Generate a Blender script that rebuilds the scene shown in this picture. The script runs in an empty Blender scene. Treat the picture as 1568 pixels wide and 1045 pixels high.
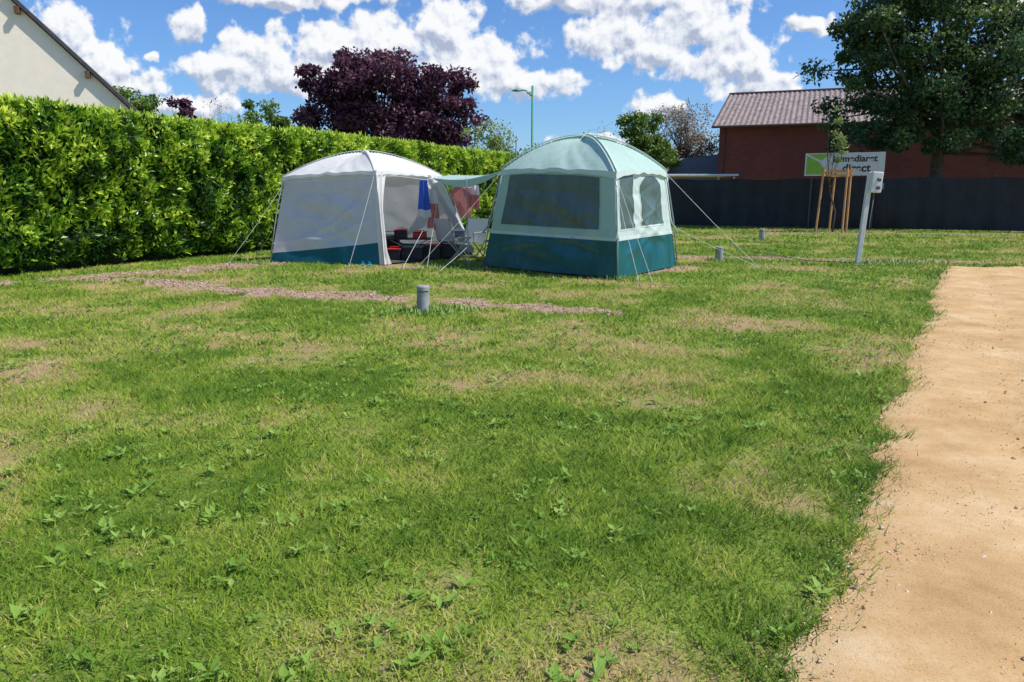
import bpy, math, random
import numpy as np
from mathutils import Vector
R=np.random.default_rng(7); random.seed(7)
C=bpy.context.scene.collection
def V(*a): return np.array(a,dtype=float)
# ---------------------------------------------------------------- materials
class NT:
    def __init__(s,nt): s.nt=nt; nt.nodes.clear()
    def n(s,t,**k):
        nd=s.nt.nodes.new(t)
        for a,b in k.items():
            if a.startswith('i_'):
                key=a[2:].replace('_',' ')
                nd.inputs[int(key) if key.isdigit() else key].default_value=b
            else: setattr(nd,a,b)
        return nd
    def l(s,a,b): s.nt.links.new(a,b)
def col4(c): return (c[0],c[1],c[2],1)
def newmat(name):
    m=bpy.data.materials.new(name); m.use_nodes=True; return m,NT(m.node_tree)
def ramp(t,fac,stops):
    r=t.n('ShaderNodeValToRGB'); e=r.color_ramp.elements
    e[0].position=stops[0][0]; e[0].color=col4(stops[0][1])
    e[1].position=stops[-1][0]; e[1].color=col4(stops[-1][1])
    for p,c in stops[1:-1]:
        x=e.new(p); x.color=col4(c)
    t.l(fac,r.inputs[0]); return r.outputs[0]
def simple(name,c,rough=.7,var=.15,scale=6,bump=.0,metal=0,bscale=None,transl=0,stretch=None,spec=.4):
    m,t=newmat(name)
    out=t.n('ShaderNodeOutputMaterial'); b=t.n('ShaderNodeBsdfPrincipled')
    b.inputs['Roughness'].default_value=rough; b.inputs['Metallic'].default_value=metal
    b.inputs['Specular IOR Level'].default_value=spec
    tc=t.n('ShaderNodeTexCoord'); src=tc.outputs['Object']
    if stretch:
        mp=t.n('ShaderNodeMapping'); mp.inputs['Scale'].default_value=stretch; t.l(src,mp.inputs[0]); src=mp.outputs[0]
    n=t.n('ShaderNodeTexNoise',i_Scale=scale,i_Detail=5.0,i_Roughness=.65); t.l(src,n.inputs['Vector'])
    lo=[x*(1-var) for x in c]; hi=[min(1,x*(1+var)) for x in c]
    cc=ramp(t,n.outputs[0],[(.3,lo),(.7,hi)]); t.l(cc,b.inputs['Base Color'])
    if bump:
        n2=t.n('ShaderNodeTexNoise',i_Scale=bscale or scale*3,i_Detail=4.0); t.l(src,n2.inputs['Vector'])
        bp=t.n('ShaderNodeBump',i_Strength=bump,i_Distance=.05); t.l(n2.outputs[0],bp.inputs['Height']); t.l(bp.outputs[0],b.inputs['Normal'])
    sh=b.outputs[0]
    if transl:
        tr=t.n('ShaderNodeBsdfTranslucent'); t.l(cc,tr.inputs[0])
        mx=t.n('ShaderNodeMixShader',i_0=transl); t.l(b.outputs[0],mx.inputs[1]); t.l(tr.outputs[0],mx.inputs[2]); sh=mx.outputs[0]
    t.l(sh,out.inputs[0]); return m
def leafmat(name,stops,transl=.35,rough=.45,up=0.0,spec=.4):
    m,t=newmat(name)
    out=t.n('ShaderNodeOutputMaterial'); b=t.n('ShaderNodeBsdfPrincipled')
    b.inputs['Roughness'].default_value=rough; b.inputs['Specular IOR Level'].default_value=spec
    a=t.n('ShaderNodeAttribute',attribute_name='rnd')
    cc=ramp(t,a.outputs['Fac'],stops); t.l(cc,b.inputs['Base Color'])
    if up>0:
        g=t.n('ShaderNodeNewGeometry'); ad=t.n('ShaderNodeVectorMath',operation='ADD'); ad.inputs[1].default_value=(0,0,up)
        nm=t.n('ShaderNodeVectorMath',operation='NORMALIZE'); t.l(g.outputs['Normal'],ad.inputs[0]); t.l(ad.outputs[0],nm.inputs[0])
        t.l(nm.outputs[0],b.inputs['Normal'])
    if transl>0:
        tr=t.n('ShaderNodeBsdfTranslucent'); t.l(cc,tr.inputs[0])
        mx=t.n('ShaderNodeMixShader',i_0=transl); t.l(b.outputs[0],mx.inputs[1]); t.l(tr.outputs[0],mx.inputs[2]); t.l(mx.outputs[0],out.inputs[0])
    else: t.l(b.outputs[0],out.inputs[0])
    return m
# ---------------------------------------------------------------- mesh helpers
def npmesh(name,verts,faces,mats,attrs=None,parent=None,smooth=False,fmat=None):
    me=bpy.data.meshes.new(name); verts=np.asarray(verts,dtype=np.float32); faces=np.asarray(faces,dtype=np.int32)
    k=faces.shape[1]; me.vertices.add(len(verts)); me.vertices.foreach_set('co',verts.ravel())
    me.loops.add(faces.size); me.loops.foreach_set('vertex_index',faces.ravel())
    me.polygons.add(len(faces)); me.polygons.foreach_set('loop_start',np.arange(0,faces.size,k,dtype=np.int32))
    if fmat is not None: me.polygons.foreach_set('material_index',np.asarray(fmat,dtype=np.int32))
    me.polygons.foreach_set('use_smooth',np.full(len(faces),smooth,dtype=bool))
    me.update(calc_edges=True)
    for an,av in (attrs or {}).items():
        at=me.attributes.new(an,'FLOAT','POINT'); at.data.foreach_set('value',np.asarray(av,dtype=np.float32))
    for m in (mats if isinstance(mats,list) else [mats]): me.materials.append(m)
    o=bpy.data.objects.new(name,me); C.objects.link(o)
    if parent: o.parent=parent
    return o
def empty(name):
    o=bpy.data.objects.new(name,None); C.objects.link(o); return o
class MB:
    def __init__(s): s.v=[];s.f=[];s.m=[]
    def add(s,vs,fs,mi=0):
        o=len(s.v); s.v+= [tuple(map(float,x)) for x in vs]; s.f+=[tuple(i+o for i in f) for f in fs]; s.m+=[mi]*len(fs)
    def box(s,c,size,mi=0,ax=None):
        c=np.array(c,float); ax=ax if ax is not None else [V(1,0,0),V(0,1,0),V(0,0,1)]
        vs=[c+ax[0]*size[0]*a/2+ax[1]*size[1]*b/2+ax[2]*size[2]*d/2 for a in(-1,1) for b in(-1,1) for d in(-1,1)]
        s.add(vs,[(0,1,3,2),(4,6,7,5),(0,4,5,1),(2,3,7,6),(0,2,6,4),(1,5,7,3)],mi)
    def tube(s,pts,rad,n=6,mi=0,cap=True):
        pts=[np.array(p,float) for p in pts]
        if not hasattr(rad,'__len__'): rad=[rad]*len(pts)
        vs=[];fs=[]
        for i,p in enumerate(pts):
            d=pts[min(i+1,len(pts)-1)]-pts[max(i-1,0)]; d=d/(np.linalg.norm(d)+1e-9)
            a=V(0,0,1) if abs(d[2])<.9 else V(1,0,0)
            x=np.cross(d,a); x/=np.linalg.norm(x); y=np.cross(d,x)
            for j in range(n):
                t=2*math.pi*j/n; vs.append(p+(x*math.cos(t)+y*math.sin(t))*rad[i])
        for i in range(len(pts)-1):
            for j in range(n):
                fs.append((i*n+j,i*n+(j+1)%n,(i+1)*n+(j+1)%n,(i+1)*n+j))
        if cap: fs.append(tuple(range(n))[::-1]); fs.append(tuple((len(pts)-1)*n+j for j in range(n)))
        s.add(vs,fs,mi)
    def grid(s,fn,u0,u1,v0,v1,nu,nv,mi=0):
        vs=[];fs=[]
        for j in range(nv+1):
            for i in range(nu+1):
                u=u0+(u1-u0)*i/nu; a=v0(u) if callable(v0) else v0; b=v1(u) if callable(v1) else v1
                vs.append(fn(u,a+(b-a)*j/nv))
        for j in range(nv):
            for i in range(nu):
                q=j*(nu+1)+i; fs.append((q,q+1,q+nu+2,q+nu+1))
        s.add(vs,fs,mi)
    def build(s,name,mats,parent=None,smooth=False,bevel=0):
        me=bpy.data.meshes.new(name); me.from_pydata(s.v,[],s.f)
        for m in (mats if isinstance(mats,list) else [mats]): me.materials.append(m)
        me.polygons.foreach_set('material_index',s.m)
        if smooth: me.polygons.foreach_set('use_smooth',[True]*len(s.f))
        me.update(); o=bpy.data.objects.new(name,me); C.objects.link(o)
        if parent: o.parent=parent
        if bevel:
            b=o.modifiers.new('bevel','BEVEL'); b.width=bevel; b.segments=2
        return o
_lat=R.random((256,256))
def vnoise(x,y,sc):
    x=np.asarray(x)*sc+100.3; y=np.asarray(y)*sc+57.7
    xi=np.floor(x).astype(int); yi=np.floor(y).astype(int); fx=x-xi; fy=y-yi
    fx=fx*fx*(3-2*fx); fy=fy*fy*(3-2*fy)
    g=lambda a,b:_lat[a%256,b%256]
    return (g(xi,yi)*(1-fx)+g(xi+1,yi)*fx)*(1-fy)+(g(xi,yi+1)*(1-fx)+g(xi+1,yi+1)*fx)*fy
def fbm(x,y,sc,o=4):
    r=0;a=.5;t=0
    for i in range(o): r=r+a*vnoise(np.asarray(x)+i*13.1,np.asarray(y)-i*7.7,sc*2**i); t+=a; a*=.55
    return r/t
def norm(a): return a/(np.linalg.norm(a,axis=1,keepdims=True)+1e-9)
def leaves(pos,d,nr,L,W,fold=.15):
    d=norm(d); s=norm(np.cross(d,nr)); n2=norm(np.cross(s,d)); L=L[:,None]; W=W[:,None]
    a=pos; b=pos+d*L*.45+s*W*.5+n2*W*fold; c=pos+d*L; e=pos+d*L*.45-s*W*.5+n2*W*fold
    v=np.stack([a,b,c,e],1).reshape(-1,3)
    f=np.arange(len(pos)*4).reshape(-1,4); return v,f
# ---------------------------------------------------------------- camera, sun, world
H=1.5
cam=bpy.data.cameras.new('camera'); co=bpy.data.objects.new('camera',cam); C.objects.link(co)
co.location=(0,0,H); co.rotation_euler=(math.radians(90-11.3),0,0)
cam.sensor_width=36; cam.lens=26.2; cam.clip_end=2000; cam.clip_start=.05
bpy.context.scene.camera=co
S=Vector((.60,-.10,.78)).normalized(); el=math.asin(S.z); az=math.atan2(S.x,S.y)
sl=bpy.data.lights.new('sun','SUN'); sl.energy=5.0; sl.angle=math.radians(.5); sl.color=(1,.94,.84)
so=bpy.data.objects.new('sun',sl); C.objects.link(so); so.rotation_euler=S.to_track_quat('Z','Y').to_euler()
sc=bpy.context.scene; sc.view_settings.view_transform='Standard'; sc.view_settings.look='None'; sc.view_settings.exposure=0
w=bpy.data.worlds.new('sky'); sc.world=w; w.use_nodes=True; t=NT(w.node_tree)
w.cycles.sampling_method='MANUAL'; w.cycles.sample_map_resolution=256
BG=.14
out=t.n('ShaderNodeOutputWorld'); bg=t.n('ShaderNodeBackground'); bg.inputs[1].default_value=BG
sky=t.n('ShaderNodeTexSky',sky_type='NISHITA',sun_disc=False,sun_elevation=el,sun_rotation=az,air_density=1.0,dust_density=.4,ozone_density=3.0)
tint=t.n('ShaderNodeMix',data_type='RGBA',blend_type='MULTIPLY'); tint.inputs[0].default_value=1; tint.inputs[7].default_value=(.54,.76,1.05,1)
t.l(sky.outputs[0],tint.inputs[6])
tc=t.n('ShaderNodeTexCoord'); sep=t.n('ShaderNodeSeparateXYZ'); t.l(tc.outputs['Generated'],sep.inputs[0])
def M(op,a,b=None,c=None,clamp=False):
    n=t.n('ShaderNodeMath',operation=op); n.use_clamp=clamp
    for i,x in enumerate((a,b,c)):
        if x is None: continue
        if hasattr(x,'links'): t.l(x,n.inputs[i])
        else: n.inputs[i].default_value=x
    return n.outputs[0]
ay=M('MAXIMUM',M('ABSOLUTE',sep.outputs[1]),.08)
cx=M('DIVIDE',sep.outputs[0],ay); cz=M('DIVIDE',sep.outputs[2],ay)
comb=t.n('ShaderNodeCombineXYZ'); t.l(cx,comb.inputs[0]); t.l(cz,comb.inputs[1])
blobs=[(-.566,.200,.045,.038),(-.52,.160,.05,.036),(-.485,.134,.035,.02),(-.453,.172,.010,.010),(-.407,.205,.030,.024),(-.355,.158,.065,.040),
(-.31,.178,.05,.028),(-.27,.238,.11,.014),(-.225,.182,.06,.036),(-.25,.146,.15,.026),(-.163,.186,.055,.038),(-.087,.200,.060,.042),(-.054,.158,.08,.036),
(.022,.136,.070,.020),(.08,.236,.09,.020),(.123,.195,.07,.028),(.19,.176,.065,.032),(.235,.205,.07,.040),(.29,.165,.055,.038),(.18,.238,.13,.022),
(.18,.112,.04,.016),(.316,.13,.06,.018),(.383,.207,.045,.013),(-.415,.108,.07,.016),(.114,.068,.05,.012),(.62,.235,.09,.014),(-.95,.2,.15,.07),(.98,.22,.2,.07),(.4,.45,.3,.06),(-.4,.5,.2,.05)]
p=comb.outputs[0]
def noise2(vec,scale,detail,rough=.5,out_='Fac',off=None):
    if off:
        o_=t.n('ShaderNodeVectorMath',operation='ADD'); t.l(vec,o_.inputs[0]); o_.inputs[1].default_value=off; vec=o_.outputs[0]
    n=t.n('ShaderNodeTexNoise',noise_dimensions='2D',i_Scale=scale,i_Detail=detail,i_Roughness=rough); t.l(vec,n.inputs['Vector']); return n.outputs[out_]
ws=t.n('ShaderNodeVectorMath',operation='MULTIPLY_ADD'); t.l(noise2(p,28,2,.5,'Color'),ws.inputs[0]); ws.inputs[1].default_value=(.045,.03,0); ws.inputs[2].default_value=(-.0225,-.015,0)
q=t.n('ShaderNodeVectorMath',operation='ADD'); t.l(p,q.inputs[0]); t.l(ws.outputs[0],q.inputs[1])
cur=None; cur2=None
for (x,y,rx,ry) in blobs:
    a=t.n('ShaderNodeVectorMath',operation='SUBTRACT'); t.l(q.outputs[0],a.inputs[0]); a.inputs[1].default_value=(x,y,0)
    b=t.n('ShaderNodeVectorMath',operation='MULTIPLY'); t.l(a.outputs[0],b.inputs[0]); b.inputs[1].default_value=(1/rx,1/ry,0)
    c=t.n('ShaderNodeVectorMath',operation='LENGTH'); t.l(b.outputs[0],c.inputs[0])
    cur=c.outputs['Value'] if cur is None else M('SMOOTH_MIN',cur,c.outputs['Value'],.3)
    b2=t.n('ShaderNodeVectorMath',operation='ADD'); t.l(b.outputs[0],b2.inputs[0]); b2.inputs[1].default_value=(.10,.45,0)
    c2=t.n('ShaderNodeVectorMath',operation='LENGTH'); t.l(b2.outputs[0],c2.inputs[0])
    cur2=c2.outputs['Value'] if cur2 is None else M('MINIMUM',cur2,c2.outputs['Value'])
f=M('MAXIMUM',M('SUBTRACT',1.12,cur),-2.0)
na=noise2(p,30,6,.55); nb=noise2(p,30,4,.5,'Fac',(.004,.009,0))
D0=M('ADD',f,M('MULTIPLY',M('SUBTRACT',na,.5),1.9))
mask=t.n('ShaderNodeMapRange',interpolation_type='SMOOTHSTEP'); t.l(D0,mask.inputs[0]); mask.inputs[1].default_value=-.02; mask.inputs[2].default_value=.42
lit=M('ADD',M('ADD',.60,M('MULTIPLY',M('SUBTRACT',na,nb),2.8)),M('MULTIPLY',M('SUBTRACT',cur2,M('ADD',cur,.05)),.95),clamp=True)
cr=t.n('ShaderNodeValToRGB'); t.l(lit,cr.inputs[0]); e=cr.color_ramp.elements
e[0].position=.05; e[0].color=(.44,.50,.64,1); e[1].position=.9; e[1].color=(1,1,1,1); x=e.new(.5); x.color=(.78,.82,.90,1)
cm=t.n('ShaderNodeVectorMath',operation='SCALE'); t.l(cr.outputs[0],cm.inputs[0]); cm.inputs['Scale'].default_value=1.0/BG
mx=t.n('ShaderNodeMix',data_type='RGBA'); t.l(M('MULTIPLY',mask.outputs[0],.95),mx.inputs[0]); t.l(tint.outputs[2],mx.inputs[6]); t.l(cm.outputs[0],mx.inputs[7])
t.l(mx.outputs[2],bg.inputs[0]); t.l(bg.outputs[0],out.inputs[0])
# ---------------------------------------------------------------- ground masks
def path_edge(y): return .9+(y-2.07)*.6+ (fbm(y,y*0,1.3)-.5)*.34+(fbm(y,y*0+9,6)-.5)*.20
def path_far(x): return 15.2+(fbm(x,x*0+4,2)-.5)*.4
def in_path(x,y): return np.minimum((x-path_edge(y))*.857, path_far(x)-y)
def seg(x,y,a,b,wd):
    ax,ay=a;bx,by=b; dx,dy=bx-ax,by-ay; tt=np.clip(((x-ax)*dx+(y-ay)*dy)/(dx*dx+dy*dy),0,1)
    return 1-np.hypot(x-ax-tt*dx,y-ay-tt*dy)/wd
def gravel(x,y):
    m=seg(x,y,(-8.0,12.9),(-5.2,16.2),.62)
    for s_ in [((-6.8,13.2),(-5.0,12.1),.5),((-4.6,11.8),(-1.7,10.7),.48),((-.8,10.4),(.9,9.45),.42),((3.4,18.0),(10.2,16.3),.42),((10,28.2),(19,27.6),.6),((2.5,14.2),(3.6,15.2),.3),((-2.6,15.2),(-.4,14.9),.25),((-8.6,12.5),(-9.5,10.8),.4)]:
        m=np.maximum(m,seg(x,y,*s_))
    n=fbm(x,y,1.9)
    return np.clip((m+ (n-.5)*2.2-.08)*3,0,1)*(m>-.35)
def dry(x,y):
    st=np.sin((x*.50+y*.87)*3.6+fbm(x,y,.5)*3)*.08
    return np.clip((fbm(x+31,y,1.1,5)-.5)*2.2+.31+st+.22*np.exp(-((x-2.8)**2/3+(y-6.2)**2/1.0))+.08*(y<3.6),0,1)
# ground sheet
xs=np.concatenate([[-900,-300,-100,-50,-30],np.arange(-16,22,.14),[30,50,100,300,900]])
ys=np.concatenate([[-300,-60,-15,-4],np.arange(0,36,.14),[45,60,100,300,1200]])
gx,gy=np.meshgrid(xs,ys); n_x=len(xs);n_y=len(ys)
gz=np.zeros_like(gx); inr=(abs(gx-3)<19)&(gy>0)&(gy<36); gz[inr]=(fbm(gx[inr],gy[inr],.8)-.5)*.02-.012
ipg=in_path(gx,gy); gz=np.where((ipg>.35)&inr,-.06,gz)
idx=np.arange(n_x*n_y).reshape(n_y,n_x)
fc=np.stack([idx[:-1,:-1],idx[:-1,1:],idx[1:,1:],idx[1:,:-1]],-1).reshape(-1,4)
gm,t=newmat('ground_mat'); out=t.n('ShaderNodeOutputMaterial'); b=t.n('ShaderNodeBsdfPrincipled'); b.inputs['Roughness'].default_value=.95; b.inputs['Specular IOR Level'].default_value=.1
at=t.n('ShaderNodeAttribute',attribute_name='gravel'); ad=t.n('ShaderNodeAttribute',attribute_name='dry')
tcg=t.n('ShaderNodeTexCoord'); n=t.n('ShaderNodeTexNoise',i_Scale=9.0,i_Detail=8.0,i_Roughness=.7); t.l(tcg.outputs['Object'],n.inputs['Vector'])
n2=t.n('ShaderNodeTexNoise',i_Scale=60.0,i_Detail=4.0); t.l(tcg.outputs['Object'],n2.inputs['Vector'])
def MM(op,a,b_=None,clamp=False):
    q=t.n('ShaderNodeMath',operation=op); q.use_clamp=clamp
    for i,x_ in enumerate((a,b_)):
        if x_ is None: continue
        if hasattr(x_,'links'): t.l(x_,q.inputs[i])
        else: q.inputs[i].default_value=x_
    return q.outputs[0]
dd=MM('ADD',MM('MULTIPLY',ad.outputs['Fac'],.6),MM('MULTIPLY',n.outputs[0],.5))
gc=ramp(t,dd,[(.15,(.12,.20,.025)),(.42,(.21,.27,.05)),(.58,(.32,.26,.11)),(.9,(.42,.27,.16))])
vc=ramp(t,n2.outputs[0],[(.3,(.24,.15,.11)),(.5,(.42,.28,.20)),(.7,(.58,.43,.33))])
mxg=t.n('ShaderNodeMix',data_type='RGBA'); t.l(MM('MULTIPLY',MM('SUBTRACT',MM('ADD',at.outputs['Fac'],n.outputs[0]),.85),4,True) ,mxg.inputs[0]); t.l(gc,mxg.inputs[6]); t.l(vc,mxg.inputs[7]); t.l(mxg.outputs[2],b.inputs['Base Color'])
bp=t.n('ShaderNodeBump',i_Strength=.6,i_Distance=.03); t.l(n2.outputs[0],bp.inputs['Height']); t.l(bp.outputs[0],b.inputs['Normal']); t.l(b.outputs[0],out.inputs[0])
npmesh('ground',np.stack([gx,gy,gz],-1).reshape(-1,3),fc,gm,{'gravel':gravel(gx,gy).ravel(),'dry':dry(gx,gy).ravel()},smooth=True)
# path sheet
pm,t=newmat('sand_mat'); out=t.n('ShaderNodeOutputMaterial'); b=t.n('ShaderNodeBsdfPrincipled'); b.inputs['Roughness'].default_value=.95; b.inputs['Specular IOR Level'].default_value=.15
tcg=t.n('ShaderNodeTexCoord'); n=t.n('ShaderNodeTexNoise',i_Scale=1.4,i_Detail=10.0,i_Roughness=.72); t.l(tcg.outputs['Object'],n.inputs['Vector'])
n2=t.n('ShaderNodeTexNoise',i_Scale=110.0,i_Detail=5.0,i_Roughness=.75); t.l(tcg.outputs['Object'],n2.inputs['Vector'])
c1=ramp(t,n.outputs[0],[(.32,(.48,.29,.13)),(.5,(.62,.41,.20)),(.66,(.72,.53,.31))])
c2=ramp(t,n2.outputs[0],[(.32,(.50,.43,.37)),(.47,(.98,.97,.96)),(.6,(1,1,1)),(.75,(1.0,1.0,1.0))])
mxx=t.n('ShaderNodeMix',data_type='RGBA',blend_type='MULTIPLY'); mxx.inputs[0].default_value=.75; t.l(c1,mxx.inputs[6]); t.l(c2,mxx.inputs[7]); t.l(mxx.outputs[2],b.inputs['Base Color'])
bp=t.n('ShaderNodeBump',i_Strength=.55,i_Distance=.010); t.l(n2.outputs[0],bp.inputs['Height']); t.l(bp.outputs[0],b.inputs['Normal']); t.l(b.outputs[0],out.inputs[0])
vs=[];fs=[]
yy=np.concatenate([np.arange(-4,15.25,.04)]); nu=60
for y in yy:
    e0=float(path_edge(np.array(y)))
    for i in range(nu+1):
        u=i/nu; xx=e0-.03+4.2*u**1.3
        dx=4.2*u**1.3
        rut=-.010*math.exp(-((dx-.9)/.14)**2)-.010*math.exp(-((dx-2.5)/.16)**2)
        yo=y+(.35*(float(fbm(np.array(xx),np.array(4.),2))-.5) if y>15.0 else 0)
        vs.append((xx,yo,-.012+.022*min(1,dx*5)+.010*(float(vnoise(xx,y,3.5))-.5)+rut))
for j in range(len(yy)-1):
    for i in range(nu):
        q=j*(nu+1)+i; fs.append((q,q+1,q+nu+2,q+nu+1))
pth=npmesh('dirt_path',vs,fs,pm,smooth=True)
mb=MB(); mb.grid(lambda u,v:V(12.6+(u*16),11.8+v*3.35+.15*math.sin(u*23),.006),0,1,0,1,80,4); o_=mb.build('side_branch',pm,smooth=True); o_.parent=pth
# ---------------------------------------------------------------- grass
grass_m=leafmat('grass_mat',[(0,(.12,.24,.02)),(.3,(.25,.39,.035)),(.55,(.42,.50,.07)),(.75,(.58,.52,.18)),(1,(.66,.50,.31))],transl=.3,rough=.55,up=1.8,spec=.25)
VV=[];AA=[]
def tentmask(x,y):
    a=(np.abs((x+3.1)*.956+(y-17.2)*-.29)<1.4)&(np.abs((x+3.1)*.29+(y-17.2)*.956)<1.4)
    c=(abs((x-1.39)*.707-(y-15.3)*.707)<1.55)&(abs((x-1.39)*.707+(y-15.3)*.707)<1.4)
    return a|c
for (y0,y1,den,wd,hh) in [(1.5,4,8500,.0052,.034),(4,7,4300,.0072,.036),(7,12,1700,.011,.040),(12,22,480,.020,.045),(22,38,140,.034,.055)]:
    xm=.82*y1+1.6; N=int(2*xm*(y1-y0)*den); x=R.uniform(-xm,xm,N); y=R.uniform(y0,y1,N)
    k=(abs(x)<.82*y+1.4)&((x+9.15-.464*(y-13.3))>-.3)
    pdn=in_path(x,y); edge=np.exp(-np.clip(-pdn,0,9)/.25)*(pdn<.1)
    p=np.where(pdn>0,np.exp(-pdn/.07)*.45,1.0)
    g=gravel(x,y); p=p*(1-g*.9)
    d=dry(x,y); thin=fbm(x-9,y+3,3.2,3); p=p*np.clip(.55+1.0*(1-d)+ (thin-.5)*3.0,.06,1)
    k&=(R.random(N)<p)&~tentmask(x,y)
    x=x[k];y=y[k];d=d[k];edge=edge[k];thin=thin[k];n_=len(x)
    clump=fbm(x+5,y-8,6,2)
    h=hh*R.uniform(.45,1.5,n_)*(.35+1.4*clump)*(1+.6*edge)*(1-.35*d)
    a=R.uniform(0,2*math.pi,n_); le=h*R.uniform(.3,1.6,n_); la=R.uniform(0,2*math.pi,n_)
    ww=wd*R.uniform(.6,1.6,n_)*.5
    base=np.stack([x,y,np.full(n_,-.01)],1); s_=np.stack([np.cos(a),np.sin(a),a*0],1)*ww[:,None]
    tip=base+np.stack([np.cos(la)*le,np.sin(la)*le,h],1)
    VV.append(np.stack([base-s_,base+s_,tip],1).reshape(-1,3))
    r=np.clip(d*.66+R.normal(0,.15,n_)+.08+(fbm(x,y,7,2)-.5)*.65+(fbm(x-60,y,2.2,2)-.5)*.45-.22*edge+(R.random(n_)<.07)*.35,0,1); AA.append(np.repeat(r,3))
v=np.concatenate(VV); npmesh('grass',v,np.arange(len(v)).reshape(-1,3),grass_m,{'rnd':np.concatenate(AA)})
# broadleaf weeds
weed_m=leafmat('weed_mat',[(0,(.13,.27,.03)),(.6,(.27,.45,.07)),(1,(.42,.57,.15))],transl=.3,up=1.0)
N=17000; x=R.uniform(-9,9,N); y=1.6+R.random(N)**1.3*12
k=(abs(x)<.82*y+1)&(in_path(x,y)<-.02)&(R.random(N)<np.clip((fbm(x+70,y,1.3,3)-.38)*3+.5*np.exp(-abs(in_path(x,y))/.4),.02,1)*.65)&(gravel(x,y)<.5)&~tentmask(x,y); x=x[k];y=y[k]
P=[];Dr=[];Nr=[];Ls=[];Ws=[];Rn=[]
for i in range(len(x)):
    m=R.integers(3,10); a0=R.uniform(0,6.28); r0=R.uniform(.3,1.05)**1.1; rr=R.random()
    for j in range(m):
        a=a0+j*2.4+R.normal(0,.4); upz=R.uniform(.1,1.0); jx,jy=R.normal(0,.018,2)
        P.append((x[i]+jx,y[i]+jy,.006)); Dr.append((math.cos(a),math.sin(a),upz)); Nr.append((-math.cos(a)*upz,-math.sin(a)*upz,1)); Ls.append(.062*r0*R.uniform(.6,1.2)); Ws.append(.027*r0*R.uniform(.6,1.3)); Rn.append(np.clip(rr*.6+R.random()*.4,0,1))
v,f=leaves(np.array(P),np.array(Dr),np.array(Nr),np.array(Ls),np.array(Ws)); npmesh('weeds',v,f,weed_m,{'rnd':np.repeat(Rn,4)})
N=20000; y=1.6+R.random(N)**1.3*9; x=R.uniform(-1,1,N)*(.82*y+1); k=(in_path(x,y)<.02)&(R.random(N)<.1+dry(x,y)*.8); x=x[k];y=y[k]; N=len(x); a=R.uniform(0,6.28,N)
v,f=leaves(np.stack([x,y,R.uniform(.004,.014,N)],1),np.stack([np.cos(a),np.sin(a),R.uniform(-.1,.2,N)],1),V(0,0,1)+R.normal(0,.2,(N,3)),R.uniform(.01,.032,N),R.uniform(.003,.007,N))
npmesh('grass_clippings',v,f,leafmat('straw',[(0,(.22,.15,.08)),(.6,(.46,.35,.19)),(1,(.66,.56,.36))],transl=.1,up=1.0),{'rnd':np.repeat(R.random(N),4)})
# stones
def stones(name,x,y,z,sz,mat):
    o=np.array([(1,0,0),(-1,0,0),(0,1,0),(0,-1,0),(0,0,.6),(0,0,-.6)],float); fa=np.array([(0,2,4),(2,1,4),(1,3,4),(3,0,4),(2,0,5),(1,2,5),(3,1,5),(0,3,5)])
    n_=len(x); a=R.uniform(0,6.28,n_); sc_=sz[:,None,None]*R.uniform(.6,1.3,(n_,6,1)); v=o[None]*sc_
    ca,sa=np.cos(a)[:,None],np.sin(a)[:,None]; vx=v[...,0]*ca-v[...,1]*sa; vy=v[...,0]*sa+v[...,1]*ca
    v=np.stack([vx+x[:,None],vy+y[:,None],v[...,2]+z],-1).reshape(-1,3)
    f=(fa[None]+np.arange(n_)[:,None,None]*6).reshape(-1,3); npmesh(name,v,f,mat,{'rnd':np.repeat(R.random(n_),6)})
st_m=leafmat('pebble_mat',[(0,(.28,.17,.10)),(.5,(.55,.39,.23)),(1,(.78,.66,.50))],transl=0,rough=.9,spec=.2)
gv_m=leafmat('gravel_mat',[(0,(.22,.12,.09)),(.5,(.46,.31,.23)),(1,(.68,.55,.45))],transl=0,rough=.9,spec=.2)
N=20000; y=1.7+R.random(N)**1.3*12; x=path_edge(y)+R.random(N)**1.5*4-.1*R.random(N); k=(x<.8*y+1); x=x[k];y=y[k]
stones('pebbles',x,y,.009,R.uniform(.002,.006,len(x))*(1+ (R.random(len(x))<.04)*1.5),st_m)
N=140000; x=R.uniform(-10,19,N); y=R.uniform(8.5,29,N); k=R.random(N)<gravel(x,y)*.8; x=x[k];y=y[k]
stones('gravel',x,y,.0,R.uniform(.008,.024,len(x)),gv_m)
# ---------------------------------------------------------------- hedge
hed=empty('laurel_hedge'); h0=V(-13.47,4,0); hd=V(.421,.907,0); hn=V(.907,-.421,0); HL=32.4
def hb(tt,z): return (fbm(tt,z,1.1,3)-.5)*.6+(fbm(tt+40,z,3.4,2)-.5)*.42-np.clip(.5-z,0,1)*.5+np.clip(z-2.7,0,1)*-.3
def htop(tt): return 3.08+(fbm(tt,tt*0+3,1.2,3)-.5)*.22
N=82000; tt=HL*R.random(N)**1.0; z=.12+R.random(N)*3.0; dep=-R.random(N)**2*.3
z=z*htop(tt)/3.12
pos=h0+hd*tt[:,None]+hn*(hb(tt,z)+dep)[:,None]+V(0,0,1)*z[:,None]
dr=hn*.5+V(0,0,.5)+R.normal(0,.5,(N,3)); nr=hn*.7+V(0,0,.7)+R.normal(0,.42,(N,3))
tip=fbm(tt,z,3.4,3); rn=np.clip(.46+(tip-.5)*1.9+dep*1.9+R.normal(0,.17,N)+ (z>2.7)*.2-(z<.7)*.25,0,1)  # deep and low leaves darker: shade put into leaf colour; top shoots paler
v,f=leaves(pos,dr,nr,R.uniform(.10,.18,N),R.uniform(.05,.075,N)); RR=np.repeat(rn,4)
N=24000; tt=HL*R.random(N); q=-R.random(N)*1.35; z=htop(tt)+R.normal(0,.045,N)-.04
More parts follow.
